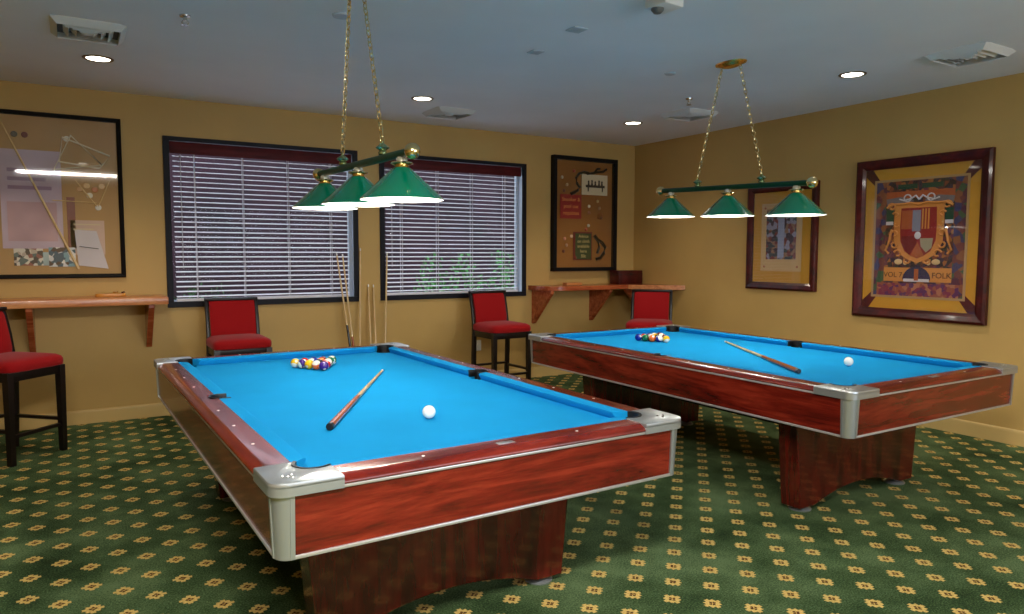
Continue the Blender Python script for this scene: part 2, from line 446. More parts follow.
b = MB(); b.lathe([(0,-.01),(.035,-.009),(.045,0)], n=24); o = b.build('ceiling_plate', mat('painted_plate'), loc=(3.938, 4.16, H)); tag(o, 'small round cover plate on the ceiling left of the right lamp canopy', 'plate', 'ceiling cover plates')
b = MB(); b.lathe([(0,-.012),(.05,-.01),(.055,0)], n=24); o = b.build('ceiling_plate', mat('painted_plate'), loc=(1.38, 4.16, H)); tag(o, 'round cover plate on the ceiling beside the left lamp chain', 'plate', 'ceiling cover plates')
t = thing('smoke_detector', 'white box shaped ceiling detector at the top edge of the photo', 'detector', (2.78, 2.99, H), rz=math.radians(5))
b = MB(); b.box(-.075,.075,-.075,.075,-.05,0,.012); b.build('housing', PLASTIC, t)
b = MB(); b.lathe([(0,-.078),(.02,-.075),(.034,-.06),(.036,-.049)], c=(-.03,.02,0), n=20); b.build('sensor_dome', mat('grey_sensor', (90,94,96), .3), t)
# luminaire above the camera: its streak shows in the glass of the left picture
t = thing('fluorescent_ceiling_fixture', 'long fluorescent ceiling fixture, seen only as a streak in picture glass', 'ceiling light', (.0, .05, H))
b = MB()
for (a0,a1,c0,c1) in ((-.75,.75,-.17,-.15),(-.75,.75,.15,.17),(-.75,-.73,-.15,.15),(.73,.75,-.15,.15)): b.box(a0,a1,c0,c1,-.06,0)
b.build('housing', VENTW, t, smooth=False)
b = MB(); b.box(-.73,.73,-.15,.15,-.055,-.03); b.build('diffuser', FLUO, t, smooth=False)
l = bpy.data.lights.new('fluorescent', 'AREA'); l.shape = 'RECTANGLE'; l.size = 1.4; l.size_y = .28; l.energy = 125; l.color = (1, .97, .9)
o = bpy.data.objects.new('lamp', l); COL.objects.link(o); o.parent = t; o.location = (0,0,-.065)

# ------------------------------------------------------------------ pool tables
HL, HW, T, BED = 1.465, .822, .80, .762
def arc(cx, cy, r, a0, a1, n=12): return [(cx+r*math.cos(math.radians(a0+(a1-a0)*i/n)), cy+r*math.sin(math.radians(a0+(a1-a0)*i/n))) for i in range(n+1)]
def make_table():
    t = thing('pool_table', '', 'pool table', group='pool tables')
    # bed cloth with pocket cut-outs (quarter repeated by symmetry)
    ex, ey = HW-.12, HL-.12; cx, cy, r = HW-.165, HL-.165, .064
    d = math.degrees(math.asin(.045/r))
    q = [(ex, 0)]
    sidearc = arc(HW-.128, 0, .052, 180, 98, 8)     # right side pocket, upper half
    q = sidearc + [(ex, .051)] if False else sidearc
    q = [p for p in q if p[0] <= ex+1e-6] + [(ex, .052)]
    corner = arc(cx, cy, r, 270+ (90-math.degrees(math.acos(.045/r))) , 180-(90-math.degrees(math.acos(.045/r)))+0, 12)
    # from (ex, below) inwards to (.., ey)
    a_s = -math.degrees(math.acos(.045/r)); a_e = -270+math.degrees(math.acos(.045/r))+0
    corner = arc(cx, cy, r, a_s, -(90+180-math.degrees(math.acos(.045/r)))+ 0, 14)
    q += corner
    up = q; full = up + [(-x, y) for x, y in reversed(up)] + [(-x, -y) for x, y in up[1:]] + [(x, -y) for x, y in reversed(up[1:])]
    cl = []
    for p in full:
        if not cl or (abs(p[0]-cl[-1][0])+abs(p[1]-cl[-1][1])) > 1e-5: cl.append(p)
    if abs(cl[0][0]-cl[-1][0])+abs(cl[0][1]-cl[-1][1]) < 1e-5: cl.pop()
    b = MB(); b.prism(cl, BED-.03, BED, 'z'); b.build('bed_cloth', FELT, t, smooth=False)
    # cushions
    def cushion(o0, o1, n0, n1, ax, sg):
        k = bmesh.new(); E = HW if ax == 'y' else HL
        prof = [(.113,T+.0005,0),(.160,T+.001,.85),(.170,T-.003,1),(.170,T-.010,1),(.152,BED+.001,.7),(.113,BED+.001,0)]
        ends = []
        for (o_, n_) in ((o0, n0), (o1, n1)):
            ring = []
            for u, z, f in prof:
                w = o_+(n_-o_)*f
                ring.append(k.verts.new((sg*(E-u), w, z) if ax == 'y' else (w, sg*(E-u), z)))
            ends.append(ring)
        n = len(prof)
        k.faces.new(ends[0]); k.faces.new(ends[1])
        for i in range(n): k.faces.new([ends[0][i], ends[0][(i+1)%n], ends[1][(i+1)%n], ends[1][i]])
        bmesh.ops.recalc_face_normals(k, faces=k.faces)
        b = MB(); b.merge(k); b.build('cushion', FELT, t)
    for sg in (-1, 1):
        for s2 in (-1, 1): cushion(s2*.055, s2*(HL-.2), s2*.072, s2*(HL-.25), 'y', sg)
        cushion(-(HW-.2), HW-.2, -(HW-.25), HW-.25, 'x', sg)
    # wooden rail tops
    prof = [(.004,.770),(0,.774),(0,.779),(.004,.785),(.03,T-.002),(.04,T),(.078,T),(.078,.770)]
    fill = [(.078,.770),(.078,T),(.113,T),(.113,.770)]
    for sg in (-1, 1):
        b = MB(); b.prism([(sg*(HW-u), z) for u, z in prof], -(HL-.19), HL-.19, 'y')
        for s2 in (-1, 1): b.prism([(sg*(HW-u), z) for u, z in fill], s2*.052, s2*(HL-.19), 'y')
        b.build('rail', MAH_Y, t)
        b = MB(); b.prism([(sg*(HL-u), z) for u, z in prof[:-2]+[(.113,T),(.113,.770)]], -(HW-.19), HW-.19, 'x'); b.build('rail', MAH_X, t)
    # diamonds
    PEARL = mat('pearl_inlay', (236,232,222), .25)
    def diamond(x, y):
        b = MB(); b.lathe([(0,T+.0012),(.0055,T+.001),(.0065,T-.001)], c=(x,y,0), n=12); b.build('sight_marker', PEARL, t)
    for sg in (-1, 1):
        for k in (-3,-2,-1,1,2,3): diamond(sg*(HW-.062), k*.3175)
        for k in ((-1, 0, 1) if sg > 0 else (-1, 1)): diamond(k*.3175, sg*(HL-.062))
    b = MB(); b.box(-.035,.035,-(HL-.048),-(HL-.075),T-.001,T+.0015,.0006); b.build('maker_plate', ALU, t, label='small silver plate on the near end rail')
    # corner castings, posts
    for sx in (-1, 1):
        for sy in (-1, 1):
            M = Matrix.Translation((sx*HW, sy*HL, 0)) @ Matrix.Diagonal((-sx, -sy, 1, 1))
            e = -.004
            poly = [(.213, e)] + [(x, y) for x, y in reversed(arc(.05+e, .05+e, .05, 180, 270, 8))] + [(e, .213)]
            pock = arc(.168, .168, .064, 145, 305, 18)          # behind the pocket mouth, from the left edge round to the lower edge
            inner = [(.1155, .213)] + pock + [(.213, .1155)]
            full_ = poly + inner
            k = MB(); k.prism(full_, T-.018, T+.004, 'z', bev=.006, M=M)
            # outer apron of the casting
            o1 = [(.213, e)] + [(x, y) for x, y in reversed(arc(.05+e, .05+e, .05, 180, 270, 8))] + [(e, .213)]
            i1 = [(.012, .213)] + arc(.058, .058, .046, 180, 270, 8) + [(.213, .012)]
            k.prism(o1+i1, T-.038, T-.008, 'z', M=M)
            o_ = k.build('corner_casting', ALU, t)
            bm = bmesh.new(); bm.from_mesh(o_.data); bmesh.ops.recalc_face_normals(bm, faces=bm.faces); bm.to_mesh(o_.data); bm.free()
            b = MB()
            for (px, py) in ((.062,.062),(.075,.05),(.05,.075),(.078,.078)):
                b.lathe([(0,T+.0062),(.004,T+.0058),(.0055,T+.003)], c=(px,py,0), n=10, M=M)
            b.build('rivet', mat('chrome'), o_)
            # post
            def L(off, w):
                return [(w, off)] + [(x, y) for x, y in reversed(arc(off+.045, off+.045, .045, 180, 270, 8))] + [(off, w)] + [(off+.02, w)] + arc(off+.05, off+.05, .03, 180, 270, 6) + [(w, off+.02)]
            b = MB(); b.prism(L(.015, .062), .566, T-.037, 'z', M=M, shift=L(.007, .062))
            for kx in (0, 1):
                for (u0) in (.053,):
                    # raised ridges at the edges of the post
                    a0 = [(u0, .012), (u0+.013, .012), (u0+.013, .03), (u0, .03)]; a1 = [(u0, .004), (u0+.013, .004), (u0+.013, .022), (u0, .022)]
                    if kx: a0 = [(y, x) for x, y in a0]; a1 = [(y, x) for x, y in a1]
                    b.prism(a0, .567, T-.038, 'z', M=M, shift=a1)
            o_ = b.build('corner_post', ALU, t)
            bm = bmesh.new(); bm.from_mesh(o_.data); bmesh.ops.recalc_face_normals(bm, faces=bm.faces); bm.to_mesh(o_.data); bm.free()
            # corner pocket liner
            b = MB(); k = bmesh.new()
            ri, ro = .054, .0645; rings = []
            for i in range(19):
                a = math.radians(138+(312-138)*i/18)
                c_, s_ = math.cos(a), math.sin(a)
                rings.append([k.verts.new((.168+rr*c_, .168+rr*s_, z)) for rr, z in ((ri,.70),(ri,T+.004),(ro,T+.006),(ro,.70))])
            for p0, p1 in zip(rings, rings[1:]):
                for j in range(4): k.faces.new([p0[j], p0[(j+1)%4], p1[(j+1)%4], p1[j]])
            k.faces.new(rings[0]); k.faces.new(rings[-1])
            bmesh.ops.recalc_face_normals(k, faces=k.faces)
            b.merge(k, M); b.lathe([(.056,BED-.032),(.05,.68),(0,.66)], c=(.165,.165,0), n=20, M=M)
            b.build('pocket', BLACKR, t)
    for sx in (-1, 1):                                             # side pockets
        M = Matrix.Translation((sx*HW, 0, 0)) @ Matrix.Diagonal((-sx, 1, 1, 1))
        b = MB(); k = bmesh.new(); rings = []
        for i in range(15):
            a = math.radians(90+180*i/14); c_, s_ = math.cos(a), math.sin(a)
            rings.append([k.verts.new((.128+rr*c_, rr*s_, z)) for rr, z in ((.044,.70),(.044,T+.003),(.052,T+.004),(.052,.70))])
        for p0, p1 in zip(rings, rings[1:]):
            for j in range(4): k.faces.new([p0[j], p0[(j+1)%4], p1[(j+1)%4], p1[j]])
        k.faces.new(rings[0]); k.faces.new(rings[-1]); bmesh.ops.recalc_face_normals(k, faces=k.faces)
        b.merge(k, M)
        for s2 in (-1, 1): b.box(.126, .165, min(s2*.046, s2*.06), max(s2*.046, s2*.06), BED, T+.002, .002, M=M)
        b.lathe([(.05,BED-.032),(.046,.68),(0,.66)], c=(.128,0,0), n=20, M=M)
        b.build('pocket', BLACKR, t)
    # aprons and trim
    zt, zb = T-.032, .574
    for sg in (-1, 1):
        P = [(.011,zt),(.019,zb),(.050,zb),(.045,zt)]
        b = MB(); b.prism([(sg*(HW-u), z) for u, z in P], -(HL-.063), HL-.063, 'y'); b.build('apron', MAH_Y, t, smooth=False)
        b = MB(); b.prism([(sg*(HL-u), z) for u, z in P], -(HW-.063), HW-.063, 'x'); b.build('apron', MAH_X, t, smooth=False)
        for (z0, z1, u) in ((T-.040, T-.030, .004), (.566, .577, .013)):
            u1 = u+.028; cut = .19 if z0 > .7 else .064
            b = MB(); b.box(min(sg*(HW-u), sg*(HW-u1)), max(sg*(HW-u), sg*(HW-u1)), -(HL-cut), HL-cut, z0, z1, .002); b.build('trim_strip', ALU_T, t)
            b = MB(); b.box(-(HW-cut), HW-cut, min(sg*(HL-u), sg*(HL-u1)), max(sg*(HL-u), sg*(HL-u1)), z0, z1, .002); b.build('trim_strip', ALU_T, t)
    b = MB(); b.box(-.60,.60,-1.26,1.26,.55,.668); b.box(-.12,.12,-.95,.95,.36,.56); b.build('underframe', UNDER, t, smooth=False)
    # pedestals, arched at the floor
    for sg in (-1, 1):
        def outline(bot, top, hz):
            pts = [(-top, hz), (-bot, .03), (-bot+.13, .03)]
            for i in range(1, 12):
                u = -1+2*i/12; pts.append((u*(bot-.13), .03+.075*(1-u*u)))
            return pts + [(bot-.13, .03), (bot, .03), (top, hz)]
        y0, y1 = sg*(HL-.47), sg*(HL-.60)
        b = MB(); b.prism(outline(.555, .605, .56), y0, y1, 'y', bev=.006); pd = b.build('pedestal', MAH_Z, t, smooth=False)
        for sx in (-1, 1):
            b = MB(); b.lathe([(0,0),(.062,0),(.064,.006),(.05,.016),(.02,.022),(.02,.034),(0,.034)], c=(sx*.47, sg*(HL-.535), 0), n=28); b.build('foot', ALU, pd)
    return t
T1 = (1.262, 3.556, math.radians(.95)); T2 = (4.016, 3.542, math.radians(-.1))
tb1 = make_table(); tb1.location = (T1[0], T1[1], 0); tb1.rotation_euler = (0,0,T1[2])
tb1['label'] = 'nearer pool table with blue cloth and mahogany sides, at the left'
tb2 = dup(tb1, (T2[0], T2[1], 0), T2[2], 'farther pool table with blue cloth and mahogany sides, by the right wall')
def on(Tn, x, y, z=0):
    c, s = math.cos(Tn[2]), math.sin(Tn[2]); return (Tn[0]+x*c-y*s, Tn[1]+x*s+y*c, z)

# ------------------------------------------------------------------ balls
R = .0286
def ball_mat(n, rgb, stripe):
    m = mat('ball_%s' % n, (240,236,220), .08, coat=.5); t = NT(m)
    c = t.new('ShaderNodeTexCoord'); sp_ = t.new('ShaderNodeSeparateXYZ'); t.link(c.outputs['Object'], sp_.inputs[0])
    x, y, z = sp_.outputs
    cir = t.math('LESS_THAN', t.math('ADD', t.math('MULTIPLY', y, y), t.math('MULTIPLY', z, z)), (.009)**2)
    if stripe:
        band = t.math('LESS_THAN', t.math('ABSOLUTE', z), .0155)
        f = t.math('MULTIPLY', band, t.math('SUBTRACT', 1., cir))
    else: f = t.math('SUBTRACT', 1., cir)
    t.link(t.mix(f, (240,236,220), rgb), t.b.inputs['Base Color']); return m
COLS = {'yellow': (236,186,20), 'blue': (14,40,150), 'red': (196,20,20), 'purple': (60,20,120), 'orange': (240,110,40),
        'green': (10,100,60), 'maroon': (110,14,26), 'black': (12,12,12)}
bm = bmesh.new(); bmesh.ops.create_uvsphere(bm, u_segments=28, v_segments=18, radius=R); BME = bpy.data.meshes.new('ball'); bm.to_mesh(BME); bm.free()
BME.polygons.foreach_set('use_smooth', [True]*len(BME.polygons)); BME.materials.append(None)
def ball(name, m, loc, rot, lab, group=None):
    o = bpy.data.objects.new(name, BME); COL.objects.link(o); o.material_slots[0].link = 'OBJECT'; o.material_slots[0].material = m
    o.location = loc; o.rotation_euler = rot; tag(o, lab, 'ball', group)
S_, D_ = 'striped', 'solid'
racks = {1: [[('purple',D_)], [('orange',S_),('red',S_)], [('yellow',D_),('black',D_),('maroon',S_)], [('purple',S_),('blue',S_),('orange',D_),('green',D_)],
             [('yellow',S_),('red',D_),('blue',D_),('maroon',D_),('green',S_)]],
         2: [[('yellow',S_)], [('blue',S_),('maroon',S_)], [('orange',D_),('black',D_),('red',S_)], [('green',D_),('purple',S_),('yellow',D_),('green',S_)],
             [('blue',D_),('red',D_),('purple',D_),('orange',S_),('maroon',D_)]]}
GEO = {1: (T1, .022, .705, 'nearer'), 2: (T2, .0, .69, 'farther')}
VIEWDIR = Vector((-.45, -.85, .3)).normalized()
for k in (1, 2):
    Tn, ax, ay, w = GEO[k]
    for r_, row in enumerate(racks[k]):
        for c_, (cn, kind) in enumerate(row):
            x = ax+(c_-r_/2)*2*R*1.005; y = ay+r_*R*math.sqrt(3)*1.005
            m = ball_mat(cn+'_'+kind, COLS[cn], kind == S_) if 'ball_'+cn+'_'+kind not in MATS else MATS['ball_'+cn+'_'+kind]
            rot = (random.uniform(.3, 1.1)*random.choice((-1,1)), random.uniform(-.8,.8), random.uniform(-2,2))
            ball('billiard_ball', m, on(Tn, x, y, BED+R+.0008), rot, '%s %s ball in the triangle of balls on the %s pool table' % (kind, cn, w), 'racked balls on the %s table' % w)
CUEB = mat('cue_ball_white', (246,244,236), .08, coat=.5)
ball('cue_ball', CUEB, on(T1, .005, -.777, BED+R+.0008), (0,0,0), 'white cue ball on the nearer pool table')
ball('cue_ball', CUEB, on(T2, .154, -.79, BED+R+.0008), (0,0,0), 'white cue ball on the farther pool table')

# ------------------------------------------------------------------ cues
MAPLE = wood('maple_shaft', (196,158,104), (218,184,130), (230,200,150), (40,40,2), .25)
CUEBUTT = wood('cue_butt_wood', (136,62,24), (168,86,38), (190,106,54), (40,40,2), .2)
def make_cue(length, label, group, butt_m=CUEBUTT, butt_l=.62):
    t = thing('pool_cue', label, 'cue', group=group)
    bl = butt_l
    b = MB(); b.lathe([(0,0),(.011,0),(.0145,.004),(.0145,.03)], n=16); b.build('bumper', BLACKR, t)
    b = MB(); b.lathe([(.0148,.03),(.0135,bl*.6),(.0112,bl)], n=16); b.build('butt', butt_m, t)
    b = MB(); b.lathe([(.0116,bl),(.0116,bl+.012)], n=16); b.build('joint_collar', BRASS, t)
    b = MB(); b.lathe([(.0108,bl+.012),(.0068,length-.03)], n=16); b.build('shaft', MAPLE, t)
    b = MB(); b.lathe([(.0068,length-.03),(.0066,length-.004),(.005,length),(0,length)], n=12); b.build('ferrule', PLASTIC, t)
    return t
def lay(t, p0, p1):
    d = Vector(p1)-Vector(p0); t.location = p0; t.rotation_euler = d.to_track_quat('Z', 'Y').to_euler()
def cue_on(Tn, a, b_, lab):
    p0 = Vector(on(Tn, a[0], a[1], BED+.0158)); p1 = Vector(on(Tn, b_[0], b_[1], BED+.0078)); L_ = (p1-p0).length
    t = make_cue(L_, lab, 'cues lying on the tables'); lay(t, p0, p1)
cue_on(T1, (-.425, -.763), (.308, .486), 'wooden cue lying diagonally on the nearer pool table')
cue_on(T2, (-.374, -.826), (.420, .466), 'wooden cue lying diagonally on the farther pool table')
# cues leaning on the wall between the windows, in a low floor tray
t = thing('cue_tray', 'low wooden floor tray holding the upright cues, hidden behind the nearer table', 'cue rack', (2.55, 6.98, 0))
b = MB(); b.box(-.26,.26,-.09,.09,.012,.03,.003)
b.build('base', BLACKW, t)
b = MB()
for (a0,a1,c0,c1) in ((-.26,.26,-.09,-.075),(-.26,.26,.075,.09),(-.26,-.245,-.075,.075),(.245,.26,-.075,.075)): b.box(a0,a1,c0,c1,.03,.075,.003)
b.build('rim', BLACKW, t)
for sx in (-.22,.22):
    b = MB(); b.lathe([(0,0),(.02,0),(.02,.012),(0,.012)], c=(sx,0,0), n=12); b.build('foot', BLACKR, t)
DARKBUTT = mat('black_cue_butt', (18,14,14), .2, coat=.4)
wallcues = [((2.405,6.93), (2.262,7.085), 1.475, 'leftmost of the cues leaning between the windows, tilted across the left blind', DARKBUTT, .72),
            ((2.43,6.95), (2.325,7.09), 1.46, 'cue leaning just right of the leftmost one, across the left blind', CUEBUTT, .6),
            ((2.45,6.99), (2.52,7.112), 1.52, 'tallest upright cue beside the right edge of the left window', CUEBUTT, .45),
            ((2.575,6.94), (2.60,7.112), 1.15, 'shorter upright cue in the middle of the wall between the windows, left of its twin', CUEBUTT, .45),
            ((2.635,6.96), (2.655,7.112), 1.145, 'shorter upright cue in the middle of the wall between the windows, right of its twin', CUEBUTT, .45),
            ((2.70,6.95), (2.80,7.09), 1.475, 'rightmost of the cues leaning between the windows, beside the right blind', CUEBUTT, .5)]
for (p, q, zt, lab, bmx, bl) in wallcues:
    p0 = Vector((p[0], p[1], .036)); p1 = Vector((q[0], q[1], zt)); t = make_cue((p1-p0).length, lab, 'cues leaning on the wall', bmx, bl); lay(t, p0, p1)

# ------------------------------------------------------------------ counter stools
def make_stool():
    t = thing('counter_stool', '', 'stool', group='red counter stools')   # faces -y; origin on the floor under the seat centre
    W2, D2 = .215, .205
    # seat cushion
    k = bmesh.new(); n = 14
    def ring(s, z): 
        out = []
        for i in range(48):
            a = 2*PI*i/48; e = .28
            cx_, sy_ = math.cos(a), math.sin(a)
            x = math.copysign(abs(cx_)**e, cx_)*(W2+.032)*s; y = math.copysign(abs(sy_)**e, sy_)*(D2+.038)*s
            out.append(k.verts.new((x, y-.01, z)))
        return out
    lv = [(.955,.645),(.99,.652),(1.0,.672),(.995,.694),(.96,.712),(.86,.726),(.65,.736),(.35,.742)]
    rg = [ring(s, z) for s, z in lv]
    for a, c in zip(rg, rg[1:]):
        for i in range(48): k.faces.new([a[i], a[(i+1)%48], c[(i+1)%48], c[i]])
    k.faces.new(rg[0]); top = k.verts.new((0,-.01,.744))
    for i in range(48): k.faces.new([rg[-1][i], rg[-1][(i+1)%48], top])
    bmesh.ops.recalc_face_normals(k, faces=k.faces)
    b = MB(); b.merge(k); b.build('seat', RED, t)
    b = MB()
    b.box(-W2, W2, -D2-.012, -D2+.012, .58, .646, .003); b.box(-W2, W2, D2-.012, D2+.012, .58, .646, .003)
    for s in (-1,1): b.box(s*W2-.012, s*W2+.012, -D2, D2, .58, .646, .003)
    b.build('seat_frame', BLACKW, t)
    for s in (-1, 1):
        b = MB(); b.bar((s*W2, -D2, 0), (s*W2, -D2, .645), .038, .038, .003, .048, .048); b.build('leg', BLACKW, t)
        # rear leg runs up as the back post, raked and slightly curved
        pts = [(0, D2+.03), (.3, D2+.01), (.58, D2), (.72, D2+.012), (.86, D2+.035), (1.0, D2+.072), (1.06, D2+.092)]
        k = bmesh.new(); rr = []
        for z, y in pts:
            wx, wy = (.042, .046) if z < .7 else (.03, .036)
            rr.append([k.verts.new((s*W2+ax*wx/2, y+ay*wy/2, z)) for ax, ay in ((-1,-1),(1,-1),(1,1),(-1,1))])
        for a, c in zip(rr, rr[1:]):
            for i in range(4): k.faces.new([a[i], a[(i+1)%4], c[(i+1)%4], c[i]])
        k.faces.new(rr[0]); k.faces.new(rr[-1]); bmesh.ops.recalc_face_normals(k, faces=k.faces)
        bmesh.ops.bevel(k, geom=[e for e in k.edges if abs(e.verts[0].co.z-e.verts[1].co.z) > .03], offset=.007, segments=2, profile=.5, affect='EDGES')
        b = MB(); b.merge(k); b.build('leg', BLACKW, t)
    for (p0, p1) in (((-W2,-D2,.2),(W2,-D2,.2)), ((-W2,D2+.012,.26),(W2,D2+.012,.26)), ((-W2,-D2,.24),(-W2,D2+.014,.24)), ((W2,-D2,.24),(W2,D2+.014,.24))):
        b = MB(); b.bar(p0, p1, .022, .03, .003, up=(0,0,1) ); b.build('stretcher', BLACKW, t)
    # upholstered back
    k = bmesh.new(); rows = [(.72, D2-.012), (.77, D2-.003), (.86, D2+.016), (1.0, D2+.052), (1.035, D2+.064)]
    fr, bk = [], []
    nx = 10
    for j, (z, y) in enumerate(rows):
        ed = .012 if j in (0, len(rows)-1) else 0
        fr.append([k.verts.new((-.195+.39*i/nx, y-.022+ed+(.012 if i in (0, nx) else 0), z)) for i in range(nx+1)])
        bk.append([k.verts.new((-.195+.39*i/nx, y+.022, z)) for i in range(nx+1)])
    for A in (fr, bk):
        for a, c in zip(A, A[1:]):
            for i in range(nx): k.faces.new([a[i], a[i+1], c[i+1], c[i]])
    for i in range(nx):
        k.faces.new([fr[0][i], fr[0][i+1], bk[0][i+1], bk[0][i]]); k.faces.new([fr[-1][i], fr[-1][i+1], bk[-1][i+1], bk[-1][i]])
    for a, c in zip(range(len(rows)-1), range(1, len(rows))):
        for i in (0, nx): k.faces.new([fr[a][i], fr[c][i], bk[c][i], bk[a][i]])
    bmesh.ops.recalc_face_normals(k, faces=k.faces)
    b = MB(); b.merge(k); b.build('backrest', RED, t)
    b = MB(); b.box(-W2-.012, W2+.012, D2+.048, D2+.105, 1.034, 1.062, .006); b.build('top_rail', BLACKW, t)
    return t
st = make_stool()
st.location = (1.235, 6.68, 0); st['label'] = 'red and black counter stool under the left window, behind the nearer pool table'
dup(st, (3.90, 6.62, 0), math.radians(2), 'red and black counter stool between the pool tables, under the right window')
dup(st, (5.46, 6.02, 0), math.radians(-47), 'red and black counter stool behind the farther pool table, at the corner shelf')
dup(st, (-.40, 6.235, 0), math.radians(46), 'red and black counter stool at the left edge of the photo')

# ------------------------------------------------------------------ wall shelves
def bracket(t, x, depth, drop, m, top, th=.045, M=None):
    b = MB(); b.prism([(YW, top), (YW-depth, top), (YW-depth, top-.03), (YW-.03, top-drop), (YW, top-drop)], x-th/2, x+th/2, 'x', bev=.003, M=M); b.build('bracket', m, t, smooth=False)
t = thing('wall_shelf', 'long light wooden drink shelf on brackets under the left picture', 'shelf', group='drink shelves')
b = MB(); b.box(-2.2, .685, YW-.45, YW, 1.035, 1.098, .006); b.build('shelf_board', SHELF_W, t)
for x in (-1.3, -.30, .56): bracket(t, x, .40, .40, SHELF_R, 1.036)
t = thing('wall_shelf', 'reddish corner drink shelf with chamfered front under the shadow box', 'shelf', group='drink shelves')
poly = [(XW, YW), (4.57, YW)] + [(4.57+.0, YW-.2)] + [(x, y) for x, y in arc(4.82, YW-.2, .25, 180, 270, 10)] + [(5.71, YW-.45), (XW, 6.207)]
b = MB(); b.prism(poly, 1.045, 1.095, 'z', bev=.004); b.build('shelf_board', SHELF_R, t, smooth=False)
b = MB(); b.bar((5.712, YW-.452, 1.07), (XW-.002, 6.205, 1.07), .052, .012, .003, up=(0,0,1)); b.build('lit_chamfer_face', SHELF_W, t, label='chamfered corner face, coloured paler as if catching the light')  # paler wood stands in for light striking the chamfer
for x in (4.64, 5.49): bracket(t, x, .40, .40, SHELF_R, 1.046)
b = MB(); b.prism([(XW, 1.046), (XW-.40, 1.046), (XW-.40, 1.016), (XW-.03, .65), (XW, .65)], 6.80, 6.845, 'y', bev=.003); b.build('bracket', SHELF_R, t, smooth=False)
# things on the shelves
b = MB(); b.box(-.19,.19,-.09,.09,0,.165,.006)
t = thing('wooden_box', 'dark reddish wooden box standing on the corner shelf', 'box', (5.93, 6.98, 1.0955), rz=0)
b.build('body', FRAME_W, t)
b = MB(); b.box(-.193,.193,-.093,.093,.118,.122); b.box(-.02,.02,-.096,-.09,.105,.135,.001); b.build('lid_seam', mat('dark_seam', (24,8,8), .4), t)
t = thing('cribbage_board', 'small tan wooden game board lying on the corner shelf', 'game board', (5.06, 6.93, 1.0955))
b = MB(); b.box(-.11,.11,-.045,.045,0,.032,.005); b.build('board', mat('tan_block_wood', (196,128,70), .4), t)
b = MB()
for i in range(9):
    for j in (-1,1): b.lathe([(0,.0326),(.003,.0326)], c=(-.08+i*.02,j*.02,0), n=6)
b.build('peg_hole', mat('dark_seam'), t)
t = thing('wooden_ash_tray', 'small golden wooden tray with a brass cup on the left shelf', 'tray', (.27, 6.93, 1.0985))
k = MB(); k.prism([(.115*math.copysign(abs(math.cos(a))**.6, math.cos(a)), .05*math.copysign(abs(math.sin(a))**.6, math.sin(a))) for a in [2*PI*i/32 for i in range(32)]], 0, .028, 'z', bev=.006)
k.build('tray', mat('golden_wood', (206,140,58), .3, coat=.3), t)
b = MB(); b.lathe([(.0,.028),(.018,.028),(.022,.044),(.019,.044),(.015,.032),(0,.032)], c=(.035,0,0), n=18); b.build('cup', BRASS, t)
b = MB(); b.rod((.085,-.02,.034),(.10,.03,.034),.008,n=10); b.build('knob', FRAME_W, t)
# outlet cover behind the stool
t = thing('wall_outlet', 'white wall outlet seen through the legs of the middle stool', 'outlet', (3.90, YW, .43))
b = MB(); b.box(-.036,.036,-.006,0,-.06,.06,.003); b.build('cover_plate', PLASTIC, t)
b = MB(); b.box(-.022,.022,-.03,-.006,-.015,.03,.006); b.build('plug', PLASTIC, t)

# ------------------------------------------------------------------ pictures: local x right, z up, room side is -y
def frame_bars(w, h, fw, depth, m, t, name='frame', bead=None):
    b = MB()
    prof = [(0,0),(0,-depth*.8),(fw*.25,-depth),(fw*.7,-depth*.82),(fw,-depth*.5),(fw,0)]
    def side(L, M):
        k = bmesh.new(); e0, e1 = [], []
        for u, y in prof:
            e0.append(k.verts.new((-L/2+u, y, u))); e1.append(k.verts.new((L/2-u, y, u)))
        n = len(prof)
        for i in range(n): k.faces.new([e0[i], e0[(i+1)%n], e1[(i+1)%n], e1[i]])
        bmesh.ops.recalc_face_normals(k, faces=k.faces); b.merge(k, M)
    for ang, L, d in ((0, w, h/2), (PI, w, h/2), (PI/2, h, w/2), (-PI/2, h, w/2)):
        side(L, Matrix.Rotation(ang, 4, 'Y') @ Matrix.Translation((0, 0, -d)))
    return b.build(name, m, t, smooth=False)
def panel(t, name, x0, x1, z0, z1, y, m, th=.003, label=None):
    b = MB(); b.box(x0, x1, y-th, y, z0, z1); return b.build(name, m, t, smooth=False, label=label)
def picture(name, label, cat, cx, cz, w, h, wall, rz=None):
    if wall == 'back': loc, r_ = (cx, YW-.001, cz), 0
    else: loc, r_ = (XW-.001, cx, cz), -PI/2
    return thing(name, label, cat, loc, r_)
def ornate(name, base, alts, scale, seed):
    m = mat(name, base, .5); q = NT(m); v = coords(q); vo = q.new('ShaderNodeTexVoronoi'); vo.inputs['Scale'].default_value = scale
    q.link(v, vo.inputs['Vector']); sp_ = q.new('ShaderNodeSeparateColor'); q.link(vo.outputs['Color'], sp_.inputs[0])
    r_ = q.new('ShaderNodeValToRGB'); r_.color_ramp.interpolation = 'CONSTANT'; e = r_.color_ramp.elements
    cs = [base]+alts
    while len(e) < len(cs): e.new(.5)
    for i, (el, c) in enumerate(zip(e, cs)): el.position = i/len(cs); el.color = (*s2l(c), 1)
    q.link(sp_.outputs[0], r_.inputs[0]); q.link(r_.outputs[0], q.b.inputs['Base Color']); return m
def ornate_lazy(n, b_, al, sc): return ornate(n, b_, al, sc, 0)
